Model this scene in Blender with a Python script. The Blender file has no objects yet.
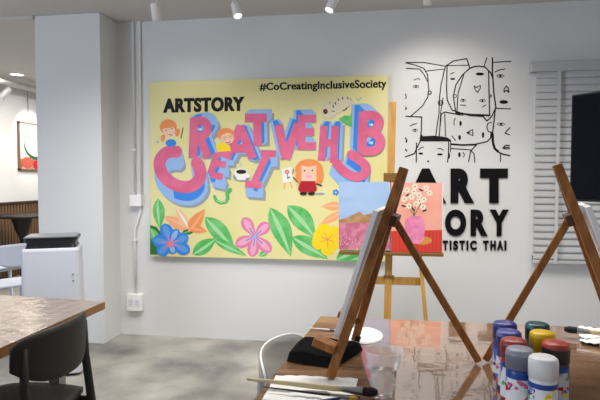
import bpy, bmesh, math, random
from mathutils import Vector, Matrix
random.seed(7)
S = bpy.context.scene
COL = S.collection
PI = math.pi

# ---------------------------------------------------------------- camera, world, light, exposure
FPX = 530.0
YAW = math.radians(8.8)
PITCH = math.atan(22 / FPX)
CAMP = Vector((0, 0, 1.35))
cd = bpy.data.cameras.new('camera'); cam = bpy.data.objects.new('camera', cd); COL.objects.link(cam)
cd.sensor_width = 36; cd.lens = FPX / 600 * 36; cd.clip_start = 0.05
cam.location = CAMP; cam.rotation_euler = (PI / 2 - PITCH, 0, YAW)
S.camera = cam
RM = cam.rotation_euler.to_matrix()

w = bpy.data.worlds.new('world'); S.world = w; w.use_nodes = True
w.node_tree.nodes['Background'].inputs[0].default_value = (0.80, 0.88, 1.0, 1)
w.node_tree.nodes['Background'].inputs[1].default_value = 0.30
S.view_settings.view_transform = 'Standard'
S.view_settings.look = 'None'
S.view_settings.gamma = 1
S.view_settings.use_curve_mapping = False
S.view_settings.exposure = 0.42

def area(name, loc, rot, sx, sy, power, col=(1, 1, 1)):
    l = bpy.data.lights.new(name, 'AREA'); l.shape = 'RECTANGLE'; l.size = sx; l.size_y = sy
    l.energy = power; l.color = col
    o = bpy.data.objects.new(name, l); COL.objects.link(o); o.location = loc; o.rotation_euler = rot
    return o
def spot(name, loc, target, power, deg, blend, r=0.03, col=(1, .93, .84)):
    l = bpy.data.lights.new(name, 'SPOT'); l.energy = power; l.spot_size = math.radians(deg); l.spot_blend = blend
    l.shadow_soft_size = r; l.color = col
    o = bpy.data.objects.new(name, l); COL.objects.link(o); o.location = loc
    o.rotation_euler = (Vector(target) - Vector(loc)).to_track_quat('-Z', 'Y').to_euler()
    return o
area('front_fill_light', (0.6, -1.6, 2.66), (0, 0, 0), 3.0, 1.6, 30, (1, .98, .95))  # added soft fill behind the camera, not a fixture of the room
mp = area('wall_fill_light', (-0.3, 2.75, 2.63), (0, 0, 0), 4.4, .9, 60, (1, .975, .945)); mp.data.spread = math.radians(125)  # added fill, spread narrowed so the wall brightens towards the floor
area('daylight_window_light', (-4.6, -0.6, 1.5), (PI / 2, 0, math.radians(-62)), 2.6, 1.8, 85, (.70, .82, 1))
area('far_room_light', (-3.4, 6.0, 2.62), (0, 0, 0), 1.6, 2.4, 75, (1, .95, .9))
spot('downlight_beam', (-4.62, 6.0, 2.60), (-4.62, 6.0, 0), 18, 120, 1, .05)
spot('picture_spot', (-4.35, 6.75, 2.45), (-4.95, 6.95, 1.95), 60, 60, .9)

# ---------------------------------------------------------------- helpers
def ray(px, py):
    return (RM @ Vector(((px - 300) / FPX, (200 - py) / FPX, -1))).normalized()
def onY(px, py, Y):
    d = ray(px, py); t = (Y - CAMP.y) / d.y; return CAMP + d * t
def onX(px, py, X):
    d = ray(px, py); t = (X - CAMP.x) / d.x; return CAMP + d * t
def onZ(px, py, Z):
    d = ray(px, py); t = (Z - CAMP.z) / d.z; return CAMP + d * t
def lin(c):
    return tuple((x / 12.92 if x <= .04045 else ((x + .055) / 1.055) ** 2.4) for x in c)
def rgb(r, g, b): return lin((r / 255, g / 255, b / 255))

MATS = {}
def mat(name, c, rough=.6, spec=.5, metal=0, coat=0, coat_r=.05, coat_ior=1.5, trans=0, ior=1.45, emit=None, es=0,
        noise=None, bump=None, alpha=1):
    """noise=(scale, detail, colour2, lo, hi[, stretch])   bump=(scale, strength, detail[, stretch])"""
    if name in MATS: return MATS[name]
    m = bpy.data.materials.new(name); m.use_nodes = True
    nt = m.node_tree; b = nt.nodes['Principled BSDF']
    b.inputs['Base Color'].default_value = (*c, 1)
    b.inputs['Roughness'].default_value = rough
    b.inputs['Specular IOR Level'].default_value = spec
    b.inputs['Metallic'].default_value = metal
    b.inputs['Coat Weight'].default_value = coat; b.inputs['Coat Roughness'].default_value = coat_r
    b.inputs['Transmission Weight'].default_value = trans; b.inputs['IOR'].default_value = ior
    b.inputs['Alpha'].default_value = alpha
    b.inputs['Coat IOR'].default_value = coat_ior
    if emit: b.inputs['Emission Color'].default_value = (*emit, 1); b.inputs['Emission Strength'].default_value = es
    def coords(st):
        tc = nt.nodes.new('ShaderNodeTexCoord'); mp = nt.nodes.new('ShaderNodeMapping')
        nt.links.new(tc.outputs['Object'], mp.inputs['Vector']); mp.inputs['Scale'].default_value = st
        return mp.outputs['Vector']
    if noise:
        n = nt.nodes.new('ShaderNodeTexNoise'); n.inputs['Scale'].default_value = noise[0]; n.inputs['Detail'].default_value = noise[1]
        nt.links.new(coords(noise[5] if len(noise) > 5 else (1, 1, 1)), n.inputs['Vector'])
        r = nt.nodes.new('ShaderNodeValToRGB'); r.color_ramp.elements[0].position = noise[3]; r.color_ramp.elements[1].position = noise[4]
        r.color_ramp.elements[0].color = (*c, 1); r.color_ramp.elements[1].color = (*noise[2], 1)
        nt.links.new(n.outputs['Fac'], r.inputs['Fac']); nt.links.new(r.outputs['Color'], b.inputs['Base Color'])
    if bump:
        n = nt.nodes.new('ShaderNodeTexNoise'); n.inputs['Scale'].default_value = bump[0]; n.inputs['Detail'].default_value = bump[2]
        nt.links.new(coords(bump[3] if len(bump) > 3 else (1, 1, 1)), n.inputs['Vector'])
        bp = nt.nodes.new('ShaderNodeBump'); bp.inputs['Strength'].default_value = bump[1]; bp.inputs['Distance'].default_value = .01
        nt.links.new(n.outputs['Fac'], bp.inputs['Height']); nt.links.new(bp.outputs['Normal'], b.inputs['Normal'])
        if coat: nt.links.new(bp.outputs['Normal'], b.inputs['Coat Normal'])
    MATS[name] = m
    return m

class MB:
    """collects shapes into one mesh object with several materials"""
    def __init__(s): s.v = []; s.f = []; s.m = []; s.mats = []; s.sm = []
    def mi(s, m):
        if m not in s.mats: s.mats.append(m)
        return s.mats.index(m)
    def add(s, vs, fs, m, smooth=False):
        k = len(s.v); i = s.mi(m); s.v += [tuple(v) for v in vs]
        for f in fs: s.f.append([k + a for a in f]); s.m.append(i); s.sm.append(smooth)
    def box(s, a, b, m, mx=None):
        x0, y0, z0 = a; x1, y1, z1 = b
        vs = [Vector(p) for p in ((x0, y0, z0), (x1, y0, z0), (x1, y1, z0), (x0, y1, z0), (x0, y0, z1), (x1, y0, z1), (x1, y1, z1), (x0, y1, z1))]
        if mx: vs = [mx @ v for v in vs]
        s.add(vs, [(0, 3, 2, 1), (4, 5, 6, 7), (0, 1, 5, 4), (1, 2, 6, 5), (2, 3, 7, 6), (3, 0, 4, 7)], m)
    def beam(s, p, q, wd, th, m, side=Vector((0, 1, 0))):
        """bar from p to q, width wd along `side`, thickness th across"""
        p = Vector(p); q = Vector(q); d = (q - p).normalized()
        n = d.cross(side).normalized(); sd = n.cross(d).normalized()
        vs = []
        for c in (p, q):
            for a, b in ((-1, -1), (1, -1), (1, 1), (-1, 1)): vs.append(c + sd * a * wd / 2 + n * b * th / 2)
        s.add(vs, [(0, 3, 2, 1), (4, 5, 6, 7), (0, 1, 5, 4), (1, 2, 6, 5), (2, 3, 7, 6), (3, 0, 4, 7)], m)
    def tube(s, pts, r, m, n=10, caps=True):
        pts = [Vector(p) for p in pts]; rr = r if isinstance(r, (list, tuple)) else [r] * len(pts)
        vs = []; up = None
        for i, p in enumerate(pts):
            d = (pts[min(i + 1, len(pts) - 1)] - pts[max(i - 1, 0)]).normalized()
            if up is None: up = Vector((0, 0, 1)) if abs(d.z) < .9 else Vector((1, 0, 0))
            a = d.cross(up).normalized(); b = a.cross(d).normalized(); up = b
            for k in range(n):
                t = 2 * PI * k / n; vs.append(p + (a * math.cos(t) + b * math.sin(t)) * rr[i])
        fs = []
        for i in range(len(pts) - 1):
            for k in range(n): fs.append((i * n + k, i * n + (k + 1) % n, (i + 1) * n + (k + 1) % n, (i + 1) * n + k))
        s.add(vs, fs, m, True)
        if caps:
            s.add(vs[:n], [tuple(range(n))], m); s.add(vs[-n:], [tuple(range(n))], m)
    def lathe(s, c, prof, m, n=28, mx=None, smooth=True):
        c = Vector(c); vs = []
        for r, z in prof:
            for k in range(n):
                t = 2 * PI * k / n; v = Vector((r * math.cos(t), r * math.sin(t), z))
                vs.append((mx @ v if mx else v) + c)
        fs = [(i * n + k, i * n + (k + 1) % n, (i + 1) * n + (k + 1) % n, (i + 1) * n + k) for i in range(len(prof) - 1) for k in range(n)]
        s.add(vs, fs, m, smooth)
    def grid(s, fn, nu, nv, m, smooth=True):
        vs = [fn(i / nu, j / nv) for j in range(nv + 1) for i in range(nu + 1)]
        fs = [(j * (nu + 1) + i, j * (nu + 1) + i + 1, (j + 1) * (nu + 1) + i + 1, (j + 1) * (nu + 1) + i) for j in range(nv) for i in range(nu)]
        s.add(vs, fs, m, smooth)
    def build(s, name, parent=None, bevel=0, loc=None):
        me = bpy.data.meshes.new(name); me.from_pydata(s.v, [], s.f)
        for m in s.mats: me.materials.append(m)
        for p, i, sm in zip(me.polygons, s.m, s.sm): p.material_index = i; p.use_smooth = sm
        bm = bmesh.new(); bm.from_mesh(me); bmesh.ops.remove_doubles(bm, verts=bm.verts, dist=1e-6)
        bm.to_mesh(me); bm.free()
        me.update()
        o = bpy.data.objects.new(name, me); COL.objects.link(o)
        if loc is not None:
            me.transform(Matrix.Translation(-Vector(loc))); o.location = loc
        if parent:
            o.parent = parent
            if loc is None and parent.get('_w'): me.transform(Matrix.Translation(-Vector(parent['_w'])))
        if bevel:
            b = o.modifiers.new('bevel', 'BEVEL'); b.width = bevel; b.segments = 2; b.limit_method = 'ANGLE'
        return o
def tag(o, label, cat, group=None, kind=None):
    if label: o['label'] = label
    if cat: o['category'] = cat
    if group: o['group'] = group
    if kind: o['kind'] = kind
    return o
def empty(name, loc, label, cat, group=None, rz=0, local=False):
    """an Empty at the thing's base; local=True: the parts are given in its own frame"""
    o = bpy.data.objects.new(name, None); COL.objects.link(o); o.location = loc; o.rotation_euler = (0, 0, rz)
    o.empty_display_size = .1
    if not local: o['_w'] = tuple(loc)
    return tag(o, label, cat, group)
def struct(o): o['kind'] = 'structure'; return o
def copy_tree(o, parent=None):
    c = o.copy(); COL.objects.link(c)
    if parent: c.parent = parent
    for ch in list(o.children): copy_tree(ch, c)
    return c

# ---------------------------------------------------------------- materials
M_wall = mat('white_wall_paint', rgb(224, 224, 223), .75, .3, bump=(30, .06, 3))
M_warm = mat('cream_wall_paint', rgb(206, 203, 196), .75, .3, bump=(30, .06, 3))
M_ceil = mat('ceiling_paint', rgb(205, 203, 200), .85, .2)
M_conc = mat('polished_concrete', rgb(104, 102, 99), .38, .4, noise=(1.5, 8, rgb(172, 168, 158), .38, .62), bump=(5, .08, 4))
M_white = mat('white_plastic', rgb(226, 227, 230), .4)
M_pipe = mat('white_conduit_paint', rgb(242, 241, 238), .5)
M_black = mat('black_paint', rgb(18, 18, 20), .6, .3)
M_blackp = mat('black_plastic', rgb(22, 22, 24), .35)
M_wood = mat('easel_wood', rgb(130, 80, 36), .5, .3, noise=(6, 5, rgb(164, 108, 54), .35, .7, (10, 10, 1)))
M_wood_end = mat('easel_wood_dark', rgb(78, 48, 24), .5)
M_pine = mat('tall_easel_wood', rgb(176, 128, 58), .5, noise=(6, 5, rgb(196, 150, 80), .35, .7, (8, 8, 1)))
M_pinedark = mat('tall_easel_clamp_wood', rgb(120, 84, 38), .5)
M_canvas = mat('primed_canvas', rgb(228, 226, 222), .8, .2)
M_metal = mat('brushed_metal', rgb(170, 168, 165), .3, metal=1)
M_slat = mat('brown_wainscot', rgb(96, 74, 52), .6, noise=(3, 3, rgb(116, 90, 64), .3, .7, (14, 14, .6)))
M_clear = mat('clear_plastic', (.92, .92, .92), .08, .9, coat=1, alpha=.26)
M_water = mat('rinse_water', (.96, .91, .82), .02, trans=1, ior=1.12)

# ================================================================= SETTING
WY = 4.25            # wall with the mural
CEIL = 2.66
PY_ = 3.965            # face of the pillar
pl = onY(38, 200, PY_).x; pr = onY(104, 300, PY_).x
XL, XR, YB, YF = -5.0, 2.6, -2.6, 8.6

m = MB(); m.box((XL, YB, -.06), (XR, YF, 0), M_conc); struct(m.build('floor'))
m = MB(); m.box((XL, YB, CEIL), (XR, YF, CEIL + .06), M_ceil); struct(m.build('ceiling'))
m = MB(); m.box((pl + .02, WY, 0), (XR, WY + .14, CEIL), M_wall); struct(m.build('wall_back'))
m = MB(); m.box((pl, PY_, 0), (pr, WY + .3, CEIL), M_wall); struct(m.build('wall_pillar', bevel=.004))
m = MB(); m.box((XL - .12, YB, 0), (XL, YF, CEIL), M_wall); struct(m.build('wall_left'))
m = MB(); m.box((XL - .12, YF, 0), (XR, YF + .12, CEIL), M_wall); struct(m.build('wall_far'))
m = MB(); m.box((XR, YB, 0), (XR + .12, YF, CEIL), M_wall); struct(m.build('wall_right'))
# slatted wainscot of the left wall
m = MB(); m.box((XL, 3.5, 0), (XL + .015, YF, 1.0), M_slat)
k = 3.5
while k < YF - .05:
    m.box((XL + .015, k, 0), (XL + .027, k + .04, 1.0), M_slat); k += .06
m.box((XL, 3.5, 1.0), (XL + .045, YF, 1.025), mat('wainscot_cap', rgb(60, 44, 30), .5))
struct(m.build('trim_1'))
# step in the ceiling where the far room starts
m = MB(); m.box((XL, PY_ - .02, CEIL - .025), (pl, PY_ + .1, CEIL), M_ceil); struct(m.build('trim_2'))

# window and its blind on the back wall
bx0 = onY(531, 170, WY).x; bz1 = onY(540, 66, WY).z; bz0 = onY(545, 262, WY).z; bx1 = 2.45
m = MB()
MF = mat('window_frame_paint', rgb(205, 205, 205), .5)
for a, b in (((bx0 + .02, bz0), (bx0 + .07, bz1)), ((bx1 - .05, bz0), (bx1, bz1)), ((bx0 + .02, bz1 - .05), (bx1, bz1)), ((bx0 + .02, bz0), (bx1, bz0 + .05)), ((1.9, bz0), (1.94, bz1))):
    m.box((a[0], WY - .012, a[1]), (b[0], WY, b[1]), MF)
win = struct(m.build('window_1'))
bl = empty('venetian_blind', (bx0, WY - .03, bz0), 'closed white venetian blind with wide slats on the right part of the wall', 'blind')
MS = mat('blind_slat_white', rgb(190, 190, 190), .7, .2)
h0 = onY(528, 61.5, WY - .085).z; h1 = onY(528, 71.5, WY - .085).z
m = MB(); m.box((bx0 - .03, WY - .085, h1), (bx1 + .05, WY - .003, h0), MS); m.build('headrail', bl, .004)
m = MB(); n = 27; step = (h1 - bz0 - .02) / n
for i in range(n):
    z = bz0 + .03 + step * i; t = math.radians(80)
    c = Vector((0, WY - .045, z + step / 2)); hw = .029
    dy = math.cos(t) * hw; dz = math.sin(t) * hw
    m.grid(lambda u, v: Vector((bx0 + .012 + u * (bx1 - bx0 - .02), c.y + (v - .5) * 2 * dy - .0012 * (1 - (2 * v - 1) ** 2), c.z + (v - .5) * 2 * dz)), 1, 4, MS)
o = m.build('slats', bl); sd = o.modifiers.new('s', 'SOLIDIFY'); sd.thickness = .002
m = MB(); m.box((bx0 + .01, WY - .07, bz0 - .002), (bx1, WY - .02, bz0 + .022), MS); m.build('bottom_rail', bl, .003)
for x in (onY(557, 170, WY - .07).x, 2.02):
    m = MB(); m.box((x - .012, WY - .079, bz0), (x + .012, WY - .077, h1), mat('blind_tape', rgb(200, 200, 200), .8)); m.build('ladder_tape', bl)

# ================================================================= MURAL
def P3(Y, px, py, lay=0): 
    p = onY(px, py, Y); p.y -= lay * .0005; return p
LEVELS = {}
def hull(pts):
    pts = sorted(set((round(x, 4), round(y, 4)) for x, y in pts))
    def half(ps):
        h = []
        for p in ps:
            while len(h) > 1 and (h[-1][0] - h[-2][0]) * (p[1] - h[-2][1]) - (h[-1][1] - h[-2][1]) * (p[0] - h[-2][0]) <= 0: h.pop()
            h.append(p)
        return h[:-1]
    return half(pts) + half(pts[::-1])
class Art(MB):
    """coats of paint on the plane Y: every coat lies a hair above what it covers"""
    def __init__(s, Y): super().__init__(); s.Y = Y; s.q = []
    def poly(s, pts, m, lay): s.q.append((lay, len(s.q), pts, m))
    def build(s, *a, **k):
        reg = LEVELS.setdefault(round(s.Y, 5), [])
        for lay, i, pts, m in sorted(s.q, key=lambda t: t[:2]):
            x0, x1 = min(p[0] for p in pts), max(p[0] for p in pts); y0, y1 = min(p[1] for p in pts), max(p[1] for p in pts)
            lv = 1 + max([e[4] for e in reg if e[0] < x1 and e[1] > x0 and e[2] < y1 and e[3] > y0], default=0)
            reg.append((x0, x1, y0, y1, lv))
            s.add([P3(s.Y, x, y, lv * .12) for x, y in pts], [tuple(range(len(pts)))], m)
        return super().build(*a, **k)
    def sweep(s, pts, wd, m, lay, off):
        n = len(pts) - 1
        for i, ((x0, y0), (x1, y1)) in enumerate(zip(pts, pts[1:])):
            L = math.hypot(x1 - x0, y1 - y0) or 1; nx, ny = -(y1 - y0) / L * wd / 2, (x1 - x0) / L * wd / 2
            c = [(x0 + nx, y0 + ny), (x1 + nx, y1 + ny), (x1 - nx, y1 - ny), (x0 - nx, y0 - ny)]
            for e, (x, y) in ((i, (x0, y0)), (i + 1, (x1, y1))):
                if 0 < e < n: c += [(x + wd / 2 * math.cos(2 * PI * k / 12), y + wd / 2 * math.sin(2 * PI * k / 12)) for k in range(12)]
            c = [(x + ox, y + oy) for x, y in c for ox, oy in ((0, 0), off)]
            s.poly(hull(c), m, lay)
    def ell(s, cx, cy, rx, ry, m, lay, rot=0, n=20):
        c, q = math.cos(rot), math.sin(rot)
        s.poly([(cx + rx * math.cos(t) * c - ry * math.sin(t) * q, cy + rx * math.cos(t) * q + ry * math.sin(t) * c) for t in [2 * PI * k / n for k in range(n)]], m, lay)
    def stroke(s, pts, wd, m, lay, off=(0, 0), cap=True):
        n = len(pts) - 1
        for i, ((x0, y0), (x1, y1)) in enumerate(zip(pts, pts[1:])):
            L = math.hypot(x1 - x0, y1 - y0) or 1; nx, ny = -(y1 - y0) / L * wd / 2, (x1 - x0) / L * wd / 2
            c = [(x0 + nx, y0 + ny), (x1 + nx, y1 + ny), (x1 - nx, y1 - ny), (x0 - nx, y0 - ny)]
            for e, (x, y) in ((i, (x0, y0)), (i + 1, (x1, y1))):
                if cap or 0 < e < n: c += [(x + wd / 2 * math.cos(2 * PI * k / 12), y + wd / 2 * math.sin(2 * PI * k / 12)) for k in range(12)]
            s.poly(hull(c), m, lay)
    def leaf(s, tipa, tipb, wd, m, m2, lay, bend=0):
        (x0, y0), (x1, y1) = tipa, tipb; L = math.hypot(x1 - x0, y1 - y0); dx, dy = (x1 - x0) / L, (y1 - y0) / L
        def pt(t, sd):
            b = bend * math.sin(PI * t); return (x0 + dx * L * t - dy * (b + sd * wd / 2 * math.sin(PI * t ** .8)), y0 + dy * L * t + dx * (b + sd * wd / 2 * math.sin(PI * t ** .8)))
        ts = [k / 10 for k in range(11)]
        s.poly([pt(t, 1) for t in ts] + [pt(t, -1) for t in ts[1:-1][::-1]], m, lay)
        s.poly([pt(t, .35) for t in ts] + [pt(t, -.1) for t in ts[1:-1][::-1]], m2, lay + 1)
    def flower(s, cx, cy, tips, wd, m, m2, mc, lay):
        for (x, y) in tips:
            L = math.hypot(x - cx, y - cy); dx, dy = (x - cx) / L, (y - cy) / L
            for mm, sc, lw, ll in ((m, 1, wd, 0), (m2, .92, wd * .5, 1)):
                pf = [(0, .18), (.25, .6), (.5, .95), (.68, 1), (.85, .78), (.95, .4), (1, 0)]
                s.poly([(cx + dx * L * sc * t - dy * h * lw / 2, cy + dy * L * sc * t + dx * h * lw / 2) for t, h in pf] + [(cx + dx * L * sc * t + dy * h * lw / 2, cy + dy * L * sc * t - dx * h * lw / 2) for t, h in pf[:-1][::-1]], mm, lay + ll)
        for (x, y) in tips: s.stroke([(cx, cy), (cx + (x - cx) * .45, cy + (y - cy) * .45)], .9, mc, lay + 3)
def text_verts(txt, bold=0.0, extrude=0.0):
    cu = bpy.data.curves.new('t', 'FONT'); cu.body = txt; cu.size = 1; cu.offset = bold; cu.extrude = extrude; cu.resolution_u = 6
    cu.space_character = 1.0 + bold * 2.2
    o = bpy.data.objects.new('t', cu); COL.objects.link(o); bpy.context.view_layer.update()
    dg = bpy.context.evaluated_depsgraph_get(); me = bpy.data.meshes.new_from_object(o.evaluated_get(dg))
    v = [tuple(x.co) for x in me.vertices]; f = [tuple(p.vertices) for p in me.polygons]
    COL.objects.unlink(o); bpy.data.objects.remove(o); bpy.data.curves.remove(cu); bpy.data.meshes.remove(me)
    return v, f
def text_on(mb, txt, quad, Y, m, bold=.02, depth=0, lay=1):
    """quad: photo corners TL, TR, BR, BL of the word on the wall plane Y"""
    v, f = text_verts(txt, bold, 0.5 if depth else 0)
    xs = [a[0] for a in v]; ys = [a[1] for a in v]; x0, x1, y0, y1 = min(xs), max(xs), min(ys), max(ys)
    out = []
    for x, y, z in v:
        u = (x - x0) / (x1 - x0); t = 1 - (y - y0) / (y1 - y0)
        tx = quad[0][0] * (1 - u) * (1 - t) + quad[1][0] * u * (1 - t) + quad[2][0] * u * t + quad[3][0] * (1 - u) * t
        ty = quad[0][1] * (1 - u) * (1 - t) + quad[1][1] * u * (1 - t) + quad[2][1] * u * t + quad[3][1] * (1 - u) * t
        p = onY(tx, ty, Y); p.y -= (z + .5) * depth if depth else lay * .0005
        out.append(p)
    mb.add(out, f, m)
def rect(x0, y0, x1, y1): return [(x0, y0), (x1, y0), (x1, y1), (x0, y1)]

MY = WY - .042
c0 = onY(149, 82, MY); c1 = onY(388, 75, MY); c2 = onY(388, 262.3, MY); c3 = onY(149, 255.5, MY)
mural = empty('mural_painting', ((c0.x + c1.x) / 2, MY + .02, c3.z), 'large yellow painting of pink block letters and bright flowers on the white wall', 'painting')
M_y = mat('mural_yellow', rgb(226, 217, 148), .6, .3, noise=(2.2, 4, rgb(230, 223, 168), .35, .65))
M_edge = mat('mural_edge', rgb(196, 188, 126), .7)
m = MB()
mz1 = (c0.z + c1.z) / 2; mz0 = (c2.z + c3.z) / 2
m.box((c0.x, MY + .0002, mz0), (c1.x, WY - .002, mz1), M_edge)
m.box((c0.x + .001, MY, mz0 + .001), (c1.x - .001, MY + .01, mz1 - .001), M_y)
m.build('canvas_panel', mural)
PINK = mat('mural_pink', rgb(214, 100, 136), .6, .3, noise=(6, 3, rgb(226, 112, 148), .4, .6))
LB = mat('mural_light_blue', rgb(150, 184, 230), .6, .3)
MBl = mat('mural_blue', rgb(60, 134, 222), .6, .3)
GB = mat('mural_grey_blue', rgb(150, 160, 168), .6, .3)
ORG = mat('mural_orange', rgb(236, 146, 88), .6, .3); LIL = mat('mural_lily_orange', rgb(244, 168, 120), .6, .3); SKIN = mat('mural_skin', rgb(240, 200, 172), .6, .3)
GRN = mat('mural_green', rgb(84, 178, 92), .6, .3, noise=(9, 3, rgb(120, 198, 120), .4, .65)); LGR = mat('mural_light_green', rgb(164, 216, 158), .6, .3)
DGR = mat('mural_dark_green', rgb(48, 120, 60), .6, .3)
MWH = mat('mural_white', rgb(236, 236, 232), .6, .3); RED = mat('mural_red', rgb(178, 32, 44), .6, .3)
YEL = mat('mural_flower_yellow', rgb(246, 214, 40), .6, .3); PK2 = mat('mural_petal_pink', rgb(222, 128, 170), .6, .3)
PK3 = mat('mural_petal_rose', rgb(236, 170, 196), .6, .3); PEA = mat('mural_peach', rgb(240, 190, 150), .6, .3)
DRK = mat('mural_dark', rgb(50, 34, 30), .6, .3); GRY = mat('mural_grey', rgb(222, 212, 186), .6, .3)
# titles
a = MB(); [text_on(a, 'ARTSTORY', [(163 + d, 98.5), (244 + d, 96.5), (244 + d, 111), (163 + d, 113)], MY, M_black, .045, lay=2 + d) for d in (0, .7)]; a.build('painted_title', mural)
a = MB(); [text_on(a, '#CoCreatingInclusiveSociety', [(259.5 + d, 83), (386.3 + d, 79), (386.3 + d, 90.2), (259.5 + d, 92.6)], MY, M_black, .022, lay=2 + d) for d in (0, .35)]; a.build('painted_hashtag', mural)
# block letters: strokes, width, painted depth, sequence
def smooth(p, n=4):
    if len(p) < 4: return p
    q = [p[0]] + p + [p[-1]]; out = []
    for i in range(1, len(q) - 2):
        for k in range(n):
            t = k / n; out.append(tuple(.5 * (2 * q[i][c] + (q[i + 1][c] - q[i - 1][c]) * t + (2 * q[i - 1][c] - 5 * q[i][c] + 4 * q[i + 1][c] - q[i + 2][c]) * t * t + (3 * q[i][c] - q[i - 1][c] - 3 * q[i + 1][c] + q[i + 2][c]) * t ** 3) for c in (0, 1)))
    return out + [p[-1]]
LET = [
 ([[(178.5, 152), (167, 152.5), (160, 161), (161.5, 172), (169, 181), (180, 186.5), (192, 186), (200, 178), (199.5, 168), (196.5, 162)]], 12, (1.5, 12)),
 ([[(194.5, 118), (193, 158)], [(194.5, 121.5), (204, 121.5), (208, 128.5), (204, 135.5), (196, 137)], [(200, 137), (208, 157.5)]], 8.5, (6, -4)),
 ([[(217.5, 153), (210.5, 174)], [(218, 153), (231, 153)], [(214, 163.5), (226, 164.5)], [(211, 174.5), (223, 177)]], 6.5, (3, 9)),
 ([[(226.5, 158.5), (241, 126)], [(240, 126), (253, 158.5)], [(234, 148.5), (248.5, 148.5)]], 8.5, (5, 1)),
 ([[(245, 118), (267, 118)], [(257.5, 118), (258, 146)]], 8.5, (5, -4)),
 ([[(261, 153.5), (276, 154)], [(268, 154), (254, 183)], [(245.5, 184), (262, 185)]], 7, (1.5, 9)),
 ([[(278.5, 125), (286, 159)], [(286, 159), (298.5, 124)]], 8.5, (-4, -5)),
 ([[(302, 115), (301.5, 150)], [(302, 118.7), (316, 118.7)], [(302, 132), (314, 132)], [(301, 146), (316, 146)]], 7.5, (-4, -5)),
 ([[(324, 126), (321.5, 161)], [(335, 126), (333.5, 163)], [(322, 143), (334, 143)]], 7.5, (4, -5)),
 ([[(335.5, 162), (345, 172), (357, 177), (365, 173), (365.5, 166), (358, 159), (350, 153.5)]], 9, (-3, 9)),
 ([[(363.5, 111.5), (361.5, 154.5)], [(364, 115.5), (374, 115.8), (379, 121), (377.5, 128), (373, 131.5), (363, 132)], [(362, 132), (373, 133), (380, 139), (379, 147), (373, 151), (362, 151)]], 9, (-7, -7)),
]
LET = [([smooth(st) for st in strokes], wd, off) for strokes, wd, off in LET]
a = Art(MY)
for strokes, wd, off in LET:
    for st in strokes: a.sweep(st, wd + .6, GB, 1, (off[0] + 2.2, off[1] + (4 if off[1] < 0 else 2.5)))
for strokes, wd, off in LET:
    for st in strokes: a.sweep(st, wd + .6, LB, 2, off)
for strokes, wd, off in LET:
    for st in strokes:
        if len(st) == 2 and abs(st[0][0] - st[1][0]) > abs(st[0][1] - st[1][1]): continue
        a.sweep(st[len(st) // 2:] if len(st) > 4 else st, wd * .5, MBl, 3, (off[0] * .9, off[1] * .9))
a.build('painted_letter_depths', mural)
a = Art(MY)
for strokes, wd, off in LET:
    for st in strokes: a.stroke(st, wd, PINK, 4, cap=False)
# highlights in the counters
for x, y in ((200, 129.5), (371, 125), (371, 143)): a.ell(x, y, 2.6, 1.6, LB, 5, .3); a.ell(x + .8, y - .3, 1.2, .8, MWH, 6)
a.build('painted_letter_faces', mural)
# figures
a = Art(MY)
a.ell(168.3, 127, 8.6, 7.8, ORG, 5); a.ell(169, 131, 6.2, 6, SKIN, 6); a.ell(177.5, 132.5, 2.4, 4.2, ORG, 5, .2); a.ell(163, 138, 2.2, 3.8, ORG, 5, .2)
a.ell(168, 124.8, 7, 3.4, ORG, 7, -.1); a.ell(171, 143, 5.4, 3.8, MBl, 7); a.ell(166, 130.5, .6, .6, DRK, 8); a.ell(172, 128.5, .6, .6, DRK, 8); a.stroke([(169, 134.5), (172, 135)], .6, DRK, 8)
a.stroke([(183, 128), (181, 138)], 1, DRK, 6); a.ell(157.5, 142, 2.6, 2.6, GRY, 6); a.ell(157.5, 142, 1, 1, GB, 7)
a.build('painted_child', mural)
a = Art(MY)
a.ell(226, 134.5, 8.5, 6.4, ORG, 5); a.ell(227.5, 138.5, 6.6, 5.6, SKIN, 6); a.ell(224, 131.5, 7, 2.6, ORG, 7, -.3)
a.poly([(216, 146), (222, 142), (230, 145.5), (231, 151), (218, 152)], YEL, 5)
for x, y in ((224.5, 138), (230.5, 136.8)): a.ell(x, y, 2.4, 1.9, ORG, 7); a.ell(x, y, 1.8, 1.4, SKIN, 8); a.ell(x, y, .5, .5, DRK, 9)
a.stroke([(226, 142.6), (228.5, 143), (230.5, 141.8)], .7, RED, 8)
a.build('painted_child', mural)
a = Art(MY)
a.ell(309, 170, 14, 11, ORG, 5); a.ell(300.5, 176, 5, 8, ORG, 5); a.ell(318.5, 175, 5, 9.5, ORG, 5); a.poly(rect(301.5, 164.5, 316.5, 181), SKIN, 6); a.ell(309, 179, 7.5, 4, SKIN, 6); a.ell(309, 172.5, 1, 1.6, PEA, 7)
a.ell(309, 163, 10, 3.6, ORG, 7); a.ell(304.6, 170.7, .8, .8, DRK, 7); a.ell(312.4, 170.5, .8, .8, DRK, 7); a.ell(308.5, 176.5, 3.6, 1.8, PK3, 7)
a.poly([(301, 181), (315, 181), (317, 189), (315, 192), (300, 192), (298, 189)], RED, 7); a.ell(303.5, 193.5, 3.6, 1.7, DRK, 8); a.ell(311.5, 193.5, 3.6, 1.7, DRK, 8)
a.stroke([(298, 185), (295, 179.5)], 1.3, SKIN, 8); a.stroke([(317, 184), (321.5, 185.5)], 1.3, DRK, 8); a.ell(320, 194, 5, 1.3, GB, 3)
a.poly([(281.5, 169), (292, 167), (292.5, 181), (283, 183)], MWH, 5); a.ell(287, 172, 2.3, 2.3, PINK, 6); a.ell(287, 172, .9, .9, YEL, 7); a.stroke([(287.4, 174), (287.8, 179)], .8, DGR, 6); a.ell(289, 177.5, 1.5, .7, DGR, 7, -.5)
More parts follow.
